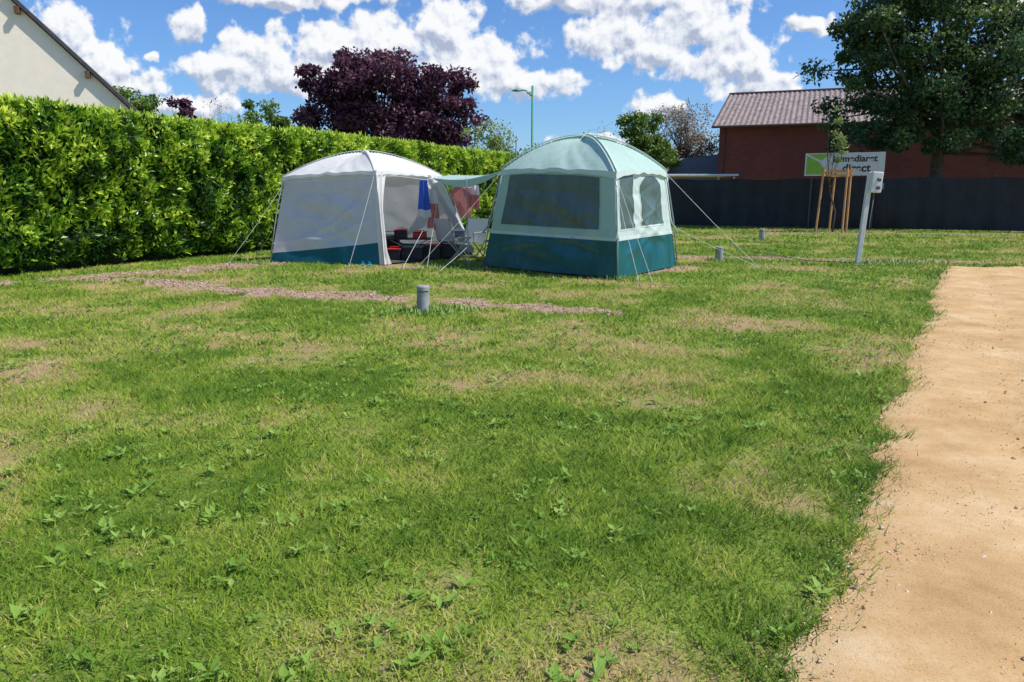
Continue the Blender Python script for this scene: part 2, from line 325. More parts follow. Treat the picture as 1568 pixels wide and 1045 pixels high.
pos=h0+hd*tt[:,None]+hn*q[:,None]+V(0,0,1)*z[:,None]+hn*hb(tt,z)[:,None]*(q>-.3)[:,None]
v2,f2=leaves(pos,V(0,0,1)+R.normal(0,.45,(N,3)),hn*.5+V(0,0,.4)+R.normal(0,.6,(N,3)),R.uniform(.09,.18,N),R.uniform(.04,.06,N))
N=5000; z=R.random(N)*3.1; q=-R.random(N)*1.35
pos=h0+hd*(HL+R.normal(0,.05,N))[:,None]+hn*q[:,None]+V(0,0,1)*z[:,None]
v3,f3=leaves(pos,hd*.5+V(0,0,.6)+R.normal(0,.5,(N,3)),hd+R.normal(0,.5,(N,3)),R.uniform(.09,.16,N),R.uniform(.04,.06,N))
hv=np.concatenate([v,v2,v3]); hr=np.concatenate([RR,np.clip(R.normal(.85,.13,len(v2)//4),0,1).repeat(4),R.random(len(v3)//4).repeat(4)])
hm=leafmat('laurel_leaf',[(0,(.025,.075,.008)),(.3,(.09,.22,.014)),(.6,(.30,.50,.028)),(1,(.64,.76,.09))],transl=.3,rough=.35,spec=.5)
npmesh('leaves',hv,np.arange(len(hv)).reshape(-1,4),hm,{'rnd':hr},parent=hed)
mb=MB(); cdk=simple('hedge_core',(.02,.04,.01),.95,.3)
def hf(u,v):
    tt=u*HL; z=v*2.98; return h0+hd*tt+hn*(float(hb(np.array(tt),np.array(z)))-.27)+V(0,0,z)
mb.grid(hf,0,1,.0,1,160,16); mb.grid(lambda u,v:hf(u,1)*(1-v)+(h0+hd*u*HL-hn*1.4+V(0,0,2.98))*v,0,1,0,1,160,1)
mb.grid(lambda u,v:h0+hd*u*HL-hn*1.4+V(0,0,2.98*(1-v)),0,1,0,1,10,1)
mb.add([hf(1,0),hf(1,1),h0+hd*HL-hn*1.4+V(0,0,2.98),h0+hd*HL-hn*1.4],[(0,1,2,3)]); mb.build('core',cdk,parent=hed)
# ---------------------------------------------------------------- trees
bark=simple('bark',(.10,.075,.055),.9,.4,8,.6)
def tree(name,x,y,bl,n,ls,mat,tr=.2,ncl=60,z0=2.0,twigs=3,clr=.22,fill=.55,limbs=40):
    e=empty(name); bl=[tuple(b) for b in bl]; vol=np.array([b[3]*b[4]*b[5] for b in bl]); vol=vol**.8/np.sum(vol**.8)
    cl=[]
    for b,vv in zip(bl,vol):
        for i in range(max(3,int(ncl*vv))):
            d=R.normal(0,1,3); d/=np.linalg.norm(d); r=R.uniform(fill,1.0)
            cl.append((x+b[0]+d[0]*b[3]*r,y+b[1]+d[1]*b[4]*r,b[2]+d[2]*b[5]*r,(b[3]+b[5])/2))
    cl=np.array(cl); m=len(cl)
    ci=R.integers(0,m,n); sz=cl[ci,3]*clr*R.uniform(.6,1.25,m)[ci]
    off=R.normal(0,1,(n,3)); off=off/np.linalg.norm(off,axis=1,keepdims=True)*R.random((n,1))**.5
    pos=cl[ci,:3]+off*sz[:,None]*V(1.25,1.25,.8)
    cr_=R.random(m); rn=np.clip(cr_[ci]*.45+R.random(n)*.4+.15*(off[:,2]>0)+(pos[:,2]-pos[:,2].mean())*.03,0,1)  # clump tops and upper crown paler: light from above put into leaf colour
    v,f=leaves(pos,R.normal(0,1,(n,3))+V(0,0,-.1),R.normal(0,.7,(n,3))+V(0,0,.8),ls*R.uniform(.6,1.3,n),ls*.6*R.uniform(.7,1.3,n))
    npmesh('foliage',v,f,mat,{'rnd':np.repeat(rn,4)},parent=e)
    mb=MB(); top=max(b[2] for b in bl); lean=R.normal(0,.15,2)
    tp=[V(x,y,-.1),V(x+.05,y,z0*.5),V(x+lean[0],y+lean[1],z0),V(x+lean[0]*2,y+lean[1]*2,z0+(top-z0)*.5),V(x+lean[0]*3,y,top)]
    mb.tube(tp,[tr*1.3,tr,tr*.85,tr*.5,tr*.12],8)
    for i in R.permutation(m)[:limbs]:
        c=cl[i,:3]; k=R.uniform(.0,.6); s0=tp[2]+(tp[4]-tp[2])*k; mid=(s0+c)/2+V(0,0,-.06)*np.linalg.norm(c-s0)+R.normal(0,.12,3)
        mb.tube([s0,mid,c],[tr*.38*(1-k*.6),tr*.2,tr*.05],5)
        for q in range(twigs):
            d=R.normal(0,1,3); d[2]=abs(d[2])*.8; dl=cl[i,3]*.45; p=mid+(c-mid)*R.uniform(.2,1)
            mb.tube([p,p+d*dl*.25+R.normal(0,.05,3),p+d*dl*.5],[tr*.07,tr*.045,tr*.02],4)
    mb.build('trunk',bark,parent=e,smooth=True); return e
dkg=leafmat('leaf_dark',[(0,(.03,.065,.035)),(.4,(.055,.12,.05)),(.75,(.11,.18,.055)),(1,(.34,.36,.09))],transl=.35)
purp=leafmat('leaf_purple',[(0,(.035,.014,.035)),(.5,(.09,.032,.07)),(.8,(.17,.07,.11)),(1,(.28,.13,.16))],transl=.3)
mid=leafmat('leaf_mid',[(0,(.05,.11,.02)),(.5,(.12,.23,.04)),(1,(.28,.36,.09))],transl=.3)
lt=leafmat('leaf_light',[(0,(.14,.22,.06)),(.5,(.28,.38,.12)),(1,(.42,.50,.2))],transl=.35)
pk=leafmat('leaf_pinkish',[(0,(.24,.17,.14)),(.5,(.40,.31,.24)),(1,(.50,.44,.28))],transl=.3)
tree('plum_tree',-7.0,42,[(-.0,0,6.6,2.6,2.6,2.7),(-3.1,0,6.0,1.9,1.9,2.3),(2.8,0,5.8,2.4,2,2.5),(1.6,0,6.4,1.8,1.6,1.8),(-1.6,-.4,7.2,1.5,1.5,1.6),(.6,0,7.9,1.2,1.3,1.2),(3.4,0,7.2,1.0,1,1.0),(.0,0,4.2,4.4,2.6,1.9)],40000,.26,purp,.28,210,2,2,.27)
tree('apple_tree',18.3,33,[(0,0,7.6,4.0,3.5,3.6),(-3.4,0,6.6,2.2,2.2,2.2),(-2.6,-.6,8.4,2.6,2.4,2.2),(3.3,0,6.8,2.8,2.5,2.6),(-3.0,-.4,4.6,2.4,1.8,1.7),(-1.2,-1.2,4.4,2.0,1.6,1.6),(1.8,-1,4.3,2.8,1.8,1.6),(5.2,0,7.0,2.4,2.2,3.4),(5,-.5,4.4,2.6,1.8,1.8),(0,0,11,3.4,3,2),(-4.5,-.3,3.3,.45,.5,1.2),(-2.6,-.8,3.3,.9,.8,.7),(-.6,-1,3.2,.7,.7,.6),(2.6,-1,3.1,1.2,.8,.6)],70000,.2,dkg,.3,330,3.0,3,.24,.4,70)
tree('oak_tree',8.7,52,[(0,0,5.2,1.5,1.5,1.7),(.9,0,3.8,1.8,1.5,1.6),(-.2,0,3.2,1.6,1.5,1.2)],9000,.26,mid,.2,50,2,2,.3)
tree('ash_tree',12.4,56,[(0,0,6.2,2.3,2,2.0),(-1.2,0,4.4,2,2,1.8),(1.2,0,4.5,1.8,2,1.8)],8000,.17,pk,.2,110,2,5,.35,.3,60)
tree('birch_tree',.1,38,[(-1.4,0,4.2,1.1,1,1.2),(-.6,0,3.6,1.0,1,1.1)],1500,.15,lt,.08,30,2,3,.35,.3,30)
tree('maple_tree',-14.6,45,[(0,0,5.0,1.5,1.5,1.7),(1.4,0,4.6,1.2,1.4,1.2),(-1.2,0,4.4,1.2,1.2,1.1)],7000,.24,mid,.15,45,2,2,.3)
tree('bare_tree',-17.3,46,[(0,0,5.4,1.3,1.2,1.6)],250,.12,lt,.08,30,2,6,.4,.2,30)
tree('maple_tree',-21.8,44,[(0,0,5.9,1.6,1.6,1.6),(-1.6,0,6.2,1.0,1.2,1.1),(1.2,0,5.2,1.3,1.2,1.3)],8000,.22,mid,.15,45,2,3,.3)
tree('plum_tree',-19.3,45,[(0,0,5.7,1.3,1.2,1.1),(1.2,0,5.2,.9,.9,.8)],3500,.22,purp,.12,30,2,3)
tree('bare_tree',3.4,30,[(0,0,3.6,1.2,.6,.8)],40,.1,lt,.05,16,1.6,5,.4,.2,16)
tree('young_tree',12.3,28.9,[(0,0,3.4,.26,.26,.8),(0,0,4.3,.2,.2,.6),(.05,0,2.9,.22,.3,.3)],520,.11,lt,.035,22,1.5,2,.35,.2,14)
N=26000; X=R.uniform(-55,70,N); hg=2.6+2.2*fbm(X,X*0,.18,3)+R.normal(0,.2,N); Z=hg*R.random(N)**.6; Y=72+R.normal(0,1.5,N)+6*fbm(X,X*0+7,.1,2)
v,f=leaves(np.stack([X,Y,Z],1),R.normal(0,1,(N,3)),R.normal(0,.7,(N,3))+V(0,-.2,.7),R.uniform(.5,.9,N),R.uniform(.3,.5,N)); npmesh('distant_trees',v,f,mid,{'rnd':np.repeat(R.random(N)*.7,4)})
N=5000; a=R.uniform(0,6.28,N); r=R.random(N)**.5; pos=np.stack([1.2+2.4*r*np.cos(a),32.8+1.2*r*np.sin(a),R.random(N)**.7*(3.7-1.2*r)],1)
v,f=leaves(pos,R.normal(0,1,(N,3))+V(0,0,.4),R.normal(0,.7,(N,3))+V(0,-.2,.6),R.uniform(.12,.2,N),R.uniform(.06,.1,N)); npmesh('shrub',v,f,mid,{'rnd':np.repeat(R.random(N),4)})
# ---------------------------------------------------------------- house
render_w=simple('cream_render',(.96,.86,.72),.9,.04,3,.15,bscale=60); slate=simple('slate',(.07,.065,.07),.7,.3,8,.3); woodb=simple('brown_wood',(.14,.08,.045),.8,.3,6)
hs=empty('house'); a=V(.94,.35,0); a/=np.linalg.norm(a); bk=V(-a[1],a[0],0); c0=V(-12.35,25,0); up=V(0,0,1); hw=5.5; ze=4.15; sl_=1.035
mb=MB(); pr=[c0,c0+up*ze,c0-a*hw+up*(ze+hw*sl_),c0-a*2*hw+up*ze,c0-a*2*hw]
mb.add([p for p in pr]+[p+bk*11 for p in pr],[(0,1,2,3,4),(9,8,7,6,5),(0,5,6,1),(4,3,8,9)]); mb.build('walls',render_w,parent=hs)
mb=MB()
for sg in (1,-1):
    rd=c0-a*hw+up*(ze+hw*sl_+.05); ed=c0-a*hw+a*sg*(hw+.45)+up*(ze-.45*sl_+.05)
    P=[rd-bk*.16,ed-bk*.16,ed+bk*11.3,rd+bk*11.3]; mb.add(P+[p+up*.14 for p in P],[(0,1,2,3),(7,6,5,4),(0,4,5,1),(1,5,6,2),(2,6,7,3)])
mb.build('roof',slate,parent=hs)
mb=MB()
for dist in (1.05,2.75,4.4):
    z=ze+dist*sl_-.13; mb.box(c0-a*dist-bk*.1+up*z,(.13,.24,.2),0,[a,bk,up])
    mb.box(c0-a*(11-dist)-bk*.1+up*z,(.13,.24,.2),0,[a,bk,up])
mb.build('purlin_ends',woodb,parent=hs)
mb=MB(); mb.box(c0-a*6-bk*.02+up*1.5,(1.2,.1,1.3),0,[a,bk,up]); mb.build('window',simple('glass_dark',(.03,.035,.04),.1),parent=hs,bevel=.01)
# ---------------------------------------------------------------- barn
bn=empty('brick_barn')
bw,t=newmat('barn_wall'); out=t.n('ShaderNodeOutputMaterial'); b=t.n('ShaderNodeBsdfPrincipled'); b.inputs['Roughness'].default_value=.85
tb=t.n('ShaderNodeTexCoord'); br=t.n('ShaderNodeTexBrick',i_Scale=1.0); br.inputs['Color1'].default_value=(.235,.058,.050,1); br.inputs['Color2'].default_value=(.17,.045,.042,1); br.inputs['Mortar'].default_value=(.14,.06,.055,1)
br.inputs['Brick Width'].default_value=.24; br.inputs['Row Height'].default_value=.08; br.inputs['Mortar Size'].default_value=.008
mp=t.n('ShaderNodeMapping'); mp.inputs['Rotation'].default_value=(math.radians(90),0,0); t.l(tb.outputs['Object'],mp.inputs[0]); t.l(mp.outputs[0],br.inputs[0])
n=t.n('ShaderNodeTexNoise',i_Scale=.6,i_Detail=6.0); t.l(tb.outputs['Object'],n.inputs[0]); mm=t.n('ShaderNodeMix',data_type='RGBA',blend_type='MULTIPLY'); mm.inputs[0].default_value=.6
t.l(br.outputs[0],mm.inputs[6]); t.l(ramp(t,n.outputs[0],[(.3,(.6,.6,.6)),(.7,(1,1,1))]),mm.inputs[7]); t.l(mm.outputs[2],b.inputs[0]); t.l(b.outputs[0],out.inputs[0])
ba=V(.93,-.366,0); ba/=np.linalg.norm(ba); bb=V(-ba[1],ba[0],0); p0=V(12.1,45,0); BL=32; BD=16; ez=5.3; rz=7.9
mb=MB(); q=[p0,p0+ba*BL,p0+ba*BL+bb*BD,p0+bb*BD]
mb.add(q+[x+up*ez for x in q]+[p0+bb*BD/2+up*rz*.985,p0+ba*BL+bb*BD/2+up*rz*.985],[(0,1,5,4),(3,7,6,2),(0,4,8,7,3),(1,2,6,9,5)]); mb.build('walls',bw,parent=bn)
rm=simple('roof_sheet',(.27,.215,.20),.85,.5,3.5,.3,stretch=(1,1,1))
mb=MB()
def rf(side):
    def fn(u,v):
        eave=p0-ba*.35+ba*(BL+.7)*u+(bb*(-.5) if side==0 else bb*(BD+.5))+up*(ez-.15)
        rid=p0-ba*.35+ba*(BL+.7)*u+bb*BD/2+up*rz
        return eave*(1-v)+rid*v+up*(.03*math.sin(u*2*math.pi*110)+.06-.035*((v*9)%1))
    return fn
mb.grid(rf(0),0,1,0,1,880,27); mb.grid(rf(1),0,1,0,1,200,1); mb.build('roof',rm,parent=bn)
mb=MB(); mb.tube([p0-ba*.35-bb*.56+up*(ez-.12),p0+ba*BL-bb*.56+up*(ez-.12)],.07,8); mb.tube([p0-ba*.38+bb*BD/2+up*(rz+.06),p0+ba*BL+bb*BD/2+up*(rz+.06)],.11,8)
mb.tube([p0-ba*.36-bb*.5+up*(ez-.12),p0-ba*.36+bb*BD/2+up*(rz)],.07,6); mb.tube([p0+ba*.3-bb*.08+up*(ez-.2),p0+ba*.3-bb*.08],.05,8); mb.build('gutter_and_ridge',simple('dark_metal',(.07,.05,.045),.6),parent=bn)
mb=MB()
for d0 in (14.5,20): mb.box(p0+ba*d0-bb*.02+up*3.6,(1.5,.1,1.1),0,[ba,bb,up])
mb.build('windows',simple('barn_glass',(.04,.045,.05),.2),parent=bn,bevel=.01)
sh=empty('shed'); gw=simple('grey_wall',(.35,.34,.32),.9,.1); gr=simple('grey_roof',(.20,.195,.19),.9,.2,spec=.1)
mb=MB(); c=V(13.1,54,0); mb.box(c+up*1.3,(6,5,2.6)); mb.build('walls',gw,parent=sh)
mb=MB(); mb.add([c+V(-3.3,-2.8,2.5),c+V(3.3,-2.8,2.9),c+V(3.3,0,4.3),c+V(-3.3,0,3.6),c+V(3.3,2.8,2.9),c+V(-3.3,2.8,2.5)],[(0,1,2,3),(3,2,4,5),(0,3,5),(1,4,2)]); mb.build('roof',gr,parent=sh)
mb=MB(); mb.box(c+V(1.5,-2.52,1.2),(1,.06,2)); mb.build('door',woodb,parent=sh)
cp=empty('carport'); wm=simple('white_paint',(.8,.8,.8),.4,.04)
mb=MB(); mb.box(V(8.6,36,2.26),(3.3,3.0,.08))
for dx in(-1.5,1.5):
    for dy in(-1.3,1.3): mb.box(V(8.6+dx,36+dy,1.11),(.08,.08,2.22))
mb.build('frame',wm,parent=cp,bevel=.01)
# ---------------------------------------------------------------- fence
fe=empty('screen_fence'); fm=simple('black_mesh',(.014,.017,.024),.6,.45,3,.4,bscale=12,stretch=(1,1,.4)); fp=simple('fence_post',(.05,.06,.055),.5)
f0=V(5.5,35.5,0); f1=V(25,26.0,0); fd=(f1-f0); FL=np.linalg.norm(fd); fd/=FL; fnn=V(fd[1],-fd[0],0)
if fnn[1]>0: fnn=-fnn
mb=MB(); ns=9
def ff(u,v):
    p=u*ns; s_=math.sin(math.pi*(p%1)); return f0+fd*FL*u+up*(.04+v*(2.02-.06*s_*v+.05*float(vnoise(p,1,1))))+fnn*(.03+.09*s_*math.sin(v*3.1)*math.sin(p*1.7)+.02*math.sin(u*170))
mb.grid(ff,0,1,0,1,360,6); mb.build('screen',fm,parent=fe,smooth=True)
mb=MB()
for i in range(ns+1):
    p=f0+fd*FL*i/ns; mb.tube([p,p+up*2.14],.03,8)
mb.build('posts',fp,parent=fe)
# sign
sg=empty('advertising_sign'); sp=V(12.3,32.1,0); sx=fd
swm=simple('sign_white',(.62,.62,.62),.5,.05)
mb=MB(); cc=sp+sx*1.5+up*2.62+fnn*.12; mb.box(cc,(3.0,.04,.92),0,[sx,fnn,up]); mb.build('board',swm,parent=sg,bevel=.008)
mb=MB(); o=sp+up*2.62+fnn*.145
mb.add([o+sx*.06-up*.40,o+sx*.9-up*.40,o+sx*.55+up*.1,o+sx*.06+up*.36],[(0,1,2,3)]); mb.add([o+sx*.1+up*.42,o+sx*.98+up*.42,o+sx*.62+up*.16],[(0,1,2)]); mb.build('green_logo',simple('sign_green',(.24,.45,.04),.5,.1),parent=sg)
def text(s,loc,size,mat,par,xdir,b=0.004):
    cu=bpy.data.curves.new('lettering','FONT'); cu.body=s; cu.size=size; cu.extrude=.004; cu.offset=b; cu.materials.append(mat)
    o_=bpy.data.objects.new('lettering',cu); C.objects.link(o_); o_.location=Vector(loc); o_.rotation_euler=(math.radians(90),0,math.atan2(xdir[1],xdir[0])); o_.parent=par
tm=simple('sign_black',(.03,.03,.035),.5)
text('Immediaret',o+sx*1.05+up*.10,.36,tm,sg,sx,.010); text('direct',o+sx*1.45-up*.30,.44,tm,sg,sx,.012)
mb=MB()
for dx in (.3,2.7): mb.box(sp+sx*dx+up*1.3+fnn*.085,(.07,.03,2.6),0,[sx,fnn,up])
mb.build('posts',fp,parent=sg)
# ---------------------------------------------------------------- stakes
wood=simple('stake_wood',(.60,.33,.14),.8,.25,5,.2,stretch=(4,4,.6))
stk=empty('tree_stakes'); mb=MB(); sc_=V(12.3,28.9,0); tops=[]
for (dx,dy) in ((-.68,-.1),(.14,-.55),(.62,.2),(.1,.55)):
    p=sc_+V(dx,dy,0); tpp=p+V(-dx*.12+.06,-dy*.12,2.42+R.normal(0,.03)); mb.tube([p-up*.1,tpp],.042,8); tops.append(tpp)
for z_ in (-.12,-.28):
    for i in range(4):
        a_,b_=tops[i],tops[(i+1)%4]; dv=b_-a_; ln=np.linalg.norm(dv); dv/=ln; pn=np.cross(dv,up); mb.box((a_+b_)/2+up*z_+pn*-.05,(ln+.16,.025,.09),0,[dv,pn,up])
mb.build('posts_and_rails',wood,parent=stk)
# ---------------------------------------------------------------- bollards, electric post
gp=simple('grey_plastic',(.30,.32,.33),.65,.22,9); gd=simple('grey_dark',(.12,.13,.14),.5)
for (x,y,h,r) in ((-1.13,9.3,.35,.078),(4.57,16.5,.32,.085),(7.98,24,.35,.085)):
    e=empty('service_bollard')
    mb=MB(); tx=.015 if y<10 else 0
    mb.tube([V(x,y,-.03),V(x+tx*.4,y,h*.4),V(x+tx,y,h-.075)],r,24); mb.build('body',gp,parent=e,smooth=False)
    mb=MB(); mb.tube([V(x+tx,y,h-.074),V(x+tx,y,h-.062)],r*.9,24); mb.build('groove',gd,parent=e)
    mb=MB(); mb.tube([V(x+tx,y,h-.061),V(x+tx,y,h-.012),V(x+tx,y,h)],[r*1.06,r*1.06,r*.9],24); mb.build('cap',gp,parent=e)
P=[]
for (x0,y0,r0,n_) in ((-1.13,9.3,.10,260),(4.57,16.5,.11,120),(7.98,24,.12,80),(7.27,15.7,.12,160),(-1.5,9.2,.12,120),(-.85,9.45,.2,180),(12.3,28.9,.8,300),(7.9,15.9,.4,300),(8.6,16.1,.4,260),(-5.5,16.2,.1,150),(2.0,12.9,.1,160),(-1.2,15.1,.3,160)):
    a=R.uniform(0,6.28,n_); r=r0+R.random(n_)**1.5*.22*(1+r0*2); P.append(np.stack([x0+np.cos(a)*r,y0+np.sin(a)*r*.8,a*0],1))
P=np.concatenate(P); N=len(P); v,f=leaves(P,R.normal(0,.5,(N,3))+V(0,0,.8),R.normal(0,1,(N,3))*V(1,1,.2),R.uniform(.04,.12,N),R.uniform(.012,.03,N)); npmesh('tall_grass',v,f,weed_m,{'rnd':np.repeat(R.random(N)*.8,4)})
ep=empty('electric_hookup_post'); gal=simple('galvanised',(.62,.64,.64),.5,.12,10,metal=.1)
mb=MB(); lx=V(.055,0,1); lx/=np.linalg.norm(lx); ly=V(0,1,0); lz=V(1,0,-.055); b0=V(7.27,15.7,0)
mb.box(b0+lx*.95,(.10,.09,1.92),0,[lz,ly,lx]); mb.box(b0+up*.01,(.2,.18,.03)); mb.build('column',gal,parent=ep,bevel=.012)
mb=MB(); mb.box(b0+lx*1.70+V(.10,-.06,0),(.22,.16,.42),0,[lz,ly,lx]); mb.build('socket_box',simple('offwhite_box',(.68,.68,.66),.5),parent=ep,bevel=.02)
mb=MB()
for dz in (1.60,1.76): mb.tube([b0+lx*dz+V(.12,-.13,0),b0+lx*dz+V(.12,-.19,-.02)],.035,12)
mb.box(b0+lx*1.62+V(.235,-.04,0),(.06,.1,.12),0,[lz,ly,lx]); mb.build('sockets',simple('socket_blue',(.10,.14,.25),.5),parent=ep)
mb=MB(); pts=[b0+lx*1.5+V(.1,-.08,0),b0+V(.12,-.12,.9),b0+V(.1,-.2,.05),b0+V(-.8,.6,.03),b0+V(-1.3,4,.03),b0+V(-.4,8,.03)]; mb.tube(pts,.008,6); mb.build('cable',gd,parent=ep,smooth=True)
# ---------------------------------------------------------------- street lamp
sl2=empty('street_lamp'); gpn=simple('lamp_green',(.04,.26,.17),.45); mb=MB(); L0=V(1.05,40,0)
mb.tube([L0,L0+up*1,L0+up*1.02,L0+up*6.85],[.10,.10,.07,.05],12); mb.tube([L0+up*6.3,L0+V(-.35,0,6.62),L0+V(-.6,0,6.62)],[.035,.03,.03],8); mb.tube([L0+V(0,0,6.55),L0+V(-.3,0,6.45)],.02,6)
mb.build('pole',gpn,parent=sl2,smooth=True)
mb=MB(); mb.grid(lambda u,v:L0+V(-1.1+.62*u,.16*math.sin(math.pi*min(1,u*1.1+.05))*math.cos(v*math.pi*2),6.60+.10*math.sin(math.pi*u)*max(-.4,math.sin(v*math.pi*2))),0,1,0,1,10,12); mb.build('head',gpn,parent=sl2,smooth=True)
# ---------------------------------------------------------------- tents
def fabric(name,c,transl=.15,rough=.55,var=.05,bump=.25,spec=.3):
    return simple(name,c,rough,var,2.5,bump,bscale=5,transl=transl,stretch=(1.2,1.2,.5),spec=spec)
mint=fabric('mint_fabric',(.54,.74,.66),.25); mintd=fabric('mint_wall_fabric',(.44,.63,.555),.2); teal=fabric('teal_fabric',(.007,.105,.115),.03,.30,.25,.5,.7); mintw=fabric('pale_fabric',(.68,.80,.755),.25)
mesh=fabric('window_mesh',(.085,.135,.125),.0,.40,.25,.35,.7); whitef=fabric('white_fabric',(.84,.84,.82),.25); grey_shade_f=fabric('grey_and_shade_fabric',(.66,.66,.69),.12); tealw=fabric('teal_skirt',(.010,.12,.16),.03,.4); polem=simple('pole',(.35,.38,.38),.4,metal=.4)  # the grey also carries the shade painted on the white tent's front wall
ropem=simple('rope',(.76,.78,.70),.8); darks=simple('dark_sheet',(.07,.075,.085),.8)
FOLD=[(.15,.35,.018,1),(.62,-.4,.022,.8),(.9,-.75,.016,1),(.45,.2,.012,.7),(.05,.8,.02,.8),(.75,.15,.015,-.8),(1.25,-.95,.02,1)]
def wall(P00,P10,P11,P01,sag=.05,wr=.012,ph=0.):
    P00,P10,P11,P01=[np.array(p,float) for p in (P00,P10,P11,P01)]
    nrm=np.cross(P10-P00,P01-P00); nrm/=np.linalg.norm(nrm)
    def fn(u,v,off=0):
        p=(P00*(1-u)+P10*u)*(1-v)+(P01*(1-u)+P11*u)*v
        s_=math.sin(math.pi*min(max(u,0),1))*math.sin(math.pi*min(max(v,0),1)*.9+.15)
        wv=wr*(math.sin(u*9+v*13+ph)+.6*math.sin(u*21-v*8+ph*2)+.5*math.sin(v*27+u*5))*(s_+.15)
        if wr>.001:
            for (a0,b0_,w0,h0_) in FOLD:
                q_=(v-(a0+b0_*u+.03*math.sin(u*7+ph)))/(w0*1.6)
                if abs(q_)<3: wv+=wr*1.3*h0_*math.exp(-q_*q_)*(s_+.1)
        return p+nrm*(-sag*s_+wv+off)
    return fn
def roofpart(mb,E,zs,rise,mi,pw=1.9,val=.13,n=48,over=1.03,mi2=None,archz=.05):
    E=[np.array(e_,float) for e_ in E]; cen=sum(E)/4; E=[cen+(e_-cen)*V(over,over,1) for e_ in E]
    def fn(s_,t_,dz=0):
        u=(s_+1)/2; v=(t_+1)/2; p=(E[0]*(1-u)+E[1]*u)*(1-v)+(E[3]*(1-u)+E[2]*u)*v
        m=max(abs(s_),abs(t_)); k=min(abs(s_),abs(t_))/(m+1e-6)
        wr=.012*(math.sin(9*m+7*k)+math.sin(17*k-11*m+s_))*(1-k**2)*m
        z=p[2]+rise*(1-m**pw)*(.91+.09*k**3)-.05*math.sin(math.pi*m)*(1-k**2)+archz*(1-k**2)*m**4+wr
        return V(p[0],p[1],z+dz)
    mb.grid(lambda u,v:fn(u,v),-1,1,-1,1,n,n,mi)
    if val:
        for i in range(4):
            def ed(u,v,i=i):
                q=-1+2*u; s_,t_=[(q,-1),(1,q),(-q,1),(-1,-q)][i]; p=fn(s_,t_); return p-up*v*val*(.6+.4*abs(q)**2)+ (p-cen)*V(.01,.01,0)*v
            mb.grid(ed,0,1,0,1,24,2,mi2 if mi2 is not None else mi)
    return fn
# --- green cabin tent
ct=empty('cabin_tent')
E,F,G,Hh=V(1.84,13.0,.02),V(-.59,15.3,.02),V(3.37,15.3,.02),V(.94,17.6,.02)
e,f_,g,h_=V(1.80,13.32,1.84),V(-.17,15.18,1.93),V(3.03,15.2,1.90),V(1.06,17.2,1.95)
mb=MB(); MT=[mint,mintd,teal,mesh,mintw,tealw,polem,darks]
sm=.36
wEF=wall(F,E,e,f_,.06,.016,.4); wEG=wall(E,G,g,e,.05,.014,1.9); wGH=wall(G,Hh,h_,g,.05); wHF=wall(Hh,F,f_,h_,.05)
for wv,mu in ((wEF,1),(wEG,4),(wGH,1),(wHF,1)):  # sun-facing wall gets the paler fabric: sunlight put into its colour
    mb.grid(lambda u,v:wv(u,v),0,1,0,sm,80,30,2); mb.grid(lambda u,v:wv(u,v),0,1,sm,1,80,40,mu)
for wv in (wEF,wEG): mb.grid(lambda u,v:wv(u,v,.006),0.0,1,sm-.012,sm+.018,60,1,4)
def win(wv,u0,u1,v0,v1,arch=0,fr=.012,fmi=4,slope=0):
    def top(u): q=(u-u0)/(u1-u0)*2-1; return v1-arch*abs(q)**3
    mb.grid(lambda u,v:wv(u,v,.006),u0-fr,u1+fr,lambda u:v0-fr*1.6,lambda u:top(min(max(u,u0),u1))+fr*1.6,60,34,fmi)
    mb.grid(lambda u,v:wv(u,v,.013),u0,u1,lambda u:v0,top,60,34,3)
win(wEF,.08,.875,.45,.965,.02,.006,1); win(wEG,.07,.33,.46,.97,.0); win(wEG,.47,.86,.47,.955,.09)
win(wGH,.1,.85,.46,.95)
mb.grid(lambda u,v:(E*(1-u)+G*u)*(1-v)+(F*(1-u)+Hh*u)*v+up*.012,.01,.99,.01,.99,4,4,7)
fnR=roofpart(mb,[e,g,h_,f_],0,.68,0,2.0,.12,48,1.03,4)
def strip(pts,wd,mi,dirv=None):
    vs=[]
    for i,p in enumerate(pts):
        d=pts[min(i+1,len(pts)-1)]-pts[max(i-1,0)]; s_=np.cross(d,up); s_/=np.linalg.norm(s_)+1e-9; vs+= [p-s_*wd/2+up*.008,p+up*.016,p+s_*wd/2+up*.008]
    fs=[]
    for i in range(len(pts)-1):
        fs+=[(3*i,3*i+1,3*i+4,3*i+3),(3*i+1,3*i+2,3*i+5,3*i+4)]
    mb.add(vs,fs,mi)
for sgn in (1,-1):
    strip([fnR(q,q*sgn) for q in np.linspace(-1,1,41)],.09,4)
    mb.tube([fnR(q,q*sgn,.03) for q in np.linspace(-1,1,31)],.011,6,1)
for A,B in ((E,e),(F,f_),(G,g),(Hh,h_)):
    cen=V(1.39,15.3,0); o_=(A-cen)*V(1,1,0); o_/=np.linalg.norm(o_); mid_=(A+B)/2+o_*.06
    mb.tube([A+o_*.02,A*.7+B*.3+o_*.05,mid_,A*.25+B*.75+o_*.05,B+o_*.03],.013,6,6)
    mb.tube([A+up*.68*.98,(A+B)/2,B],.022,6,4)
mb.build('canopy_walls_windows',MT,parent=ct,smooth=True)
mb=MB()
def rope(p,q,r=.0036,sag=.03):
    p=np.array(p,float);q=np.array(q,float); mb.tube([p,(p+q)/2-up*sag,q],r,5)
    mb.tube([q+V(0,0,.1),q-V(0,0,.05)],.008,5,1)
rope(e,(2.35,12.35,0)); rope(e+V(-.02,0,-.1),(2.1,12.2,0)); rope(g,(4.9,14.6,0)); rope(G+up*.75,(5.0,14.9,0)); rope(f_,(-1.9,14.6,0)); rope(F+up*.7,(-1.4,14.3,0))
mb.build('guy_ropes',[ropem,polem],parent=ct)
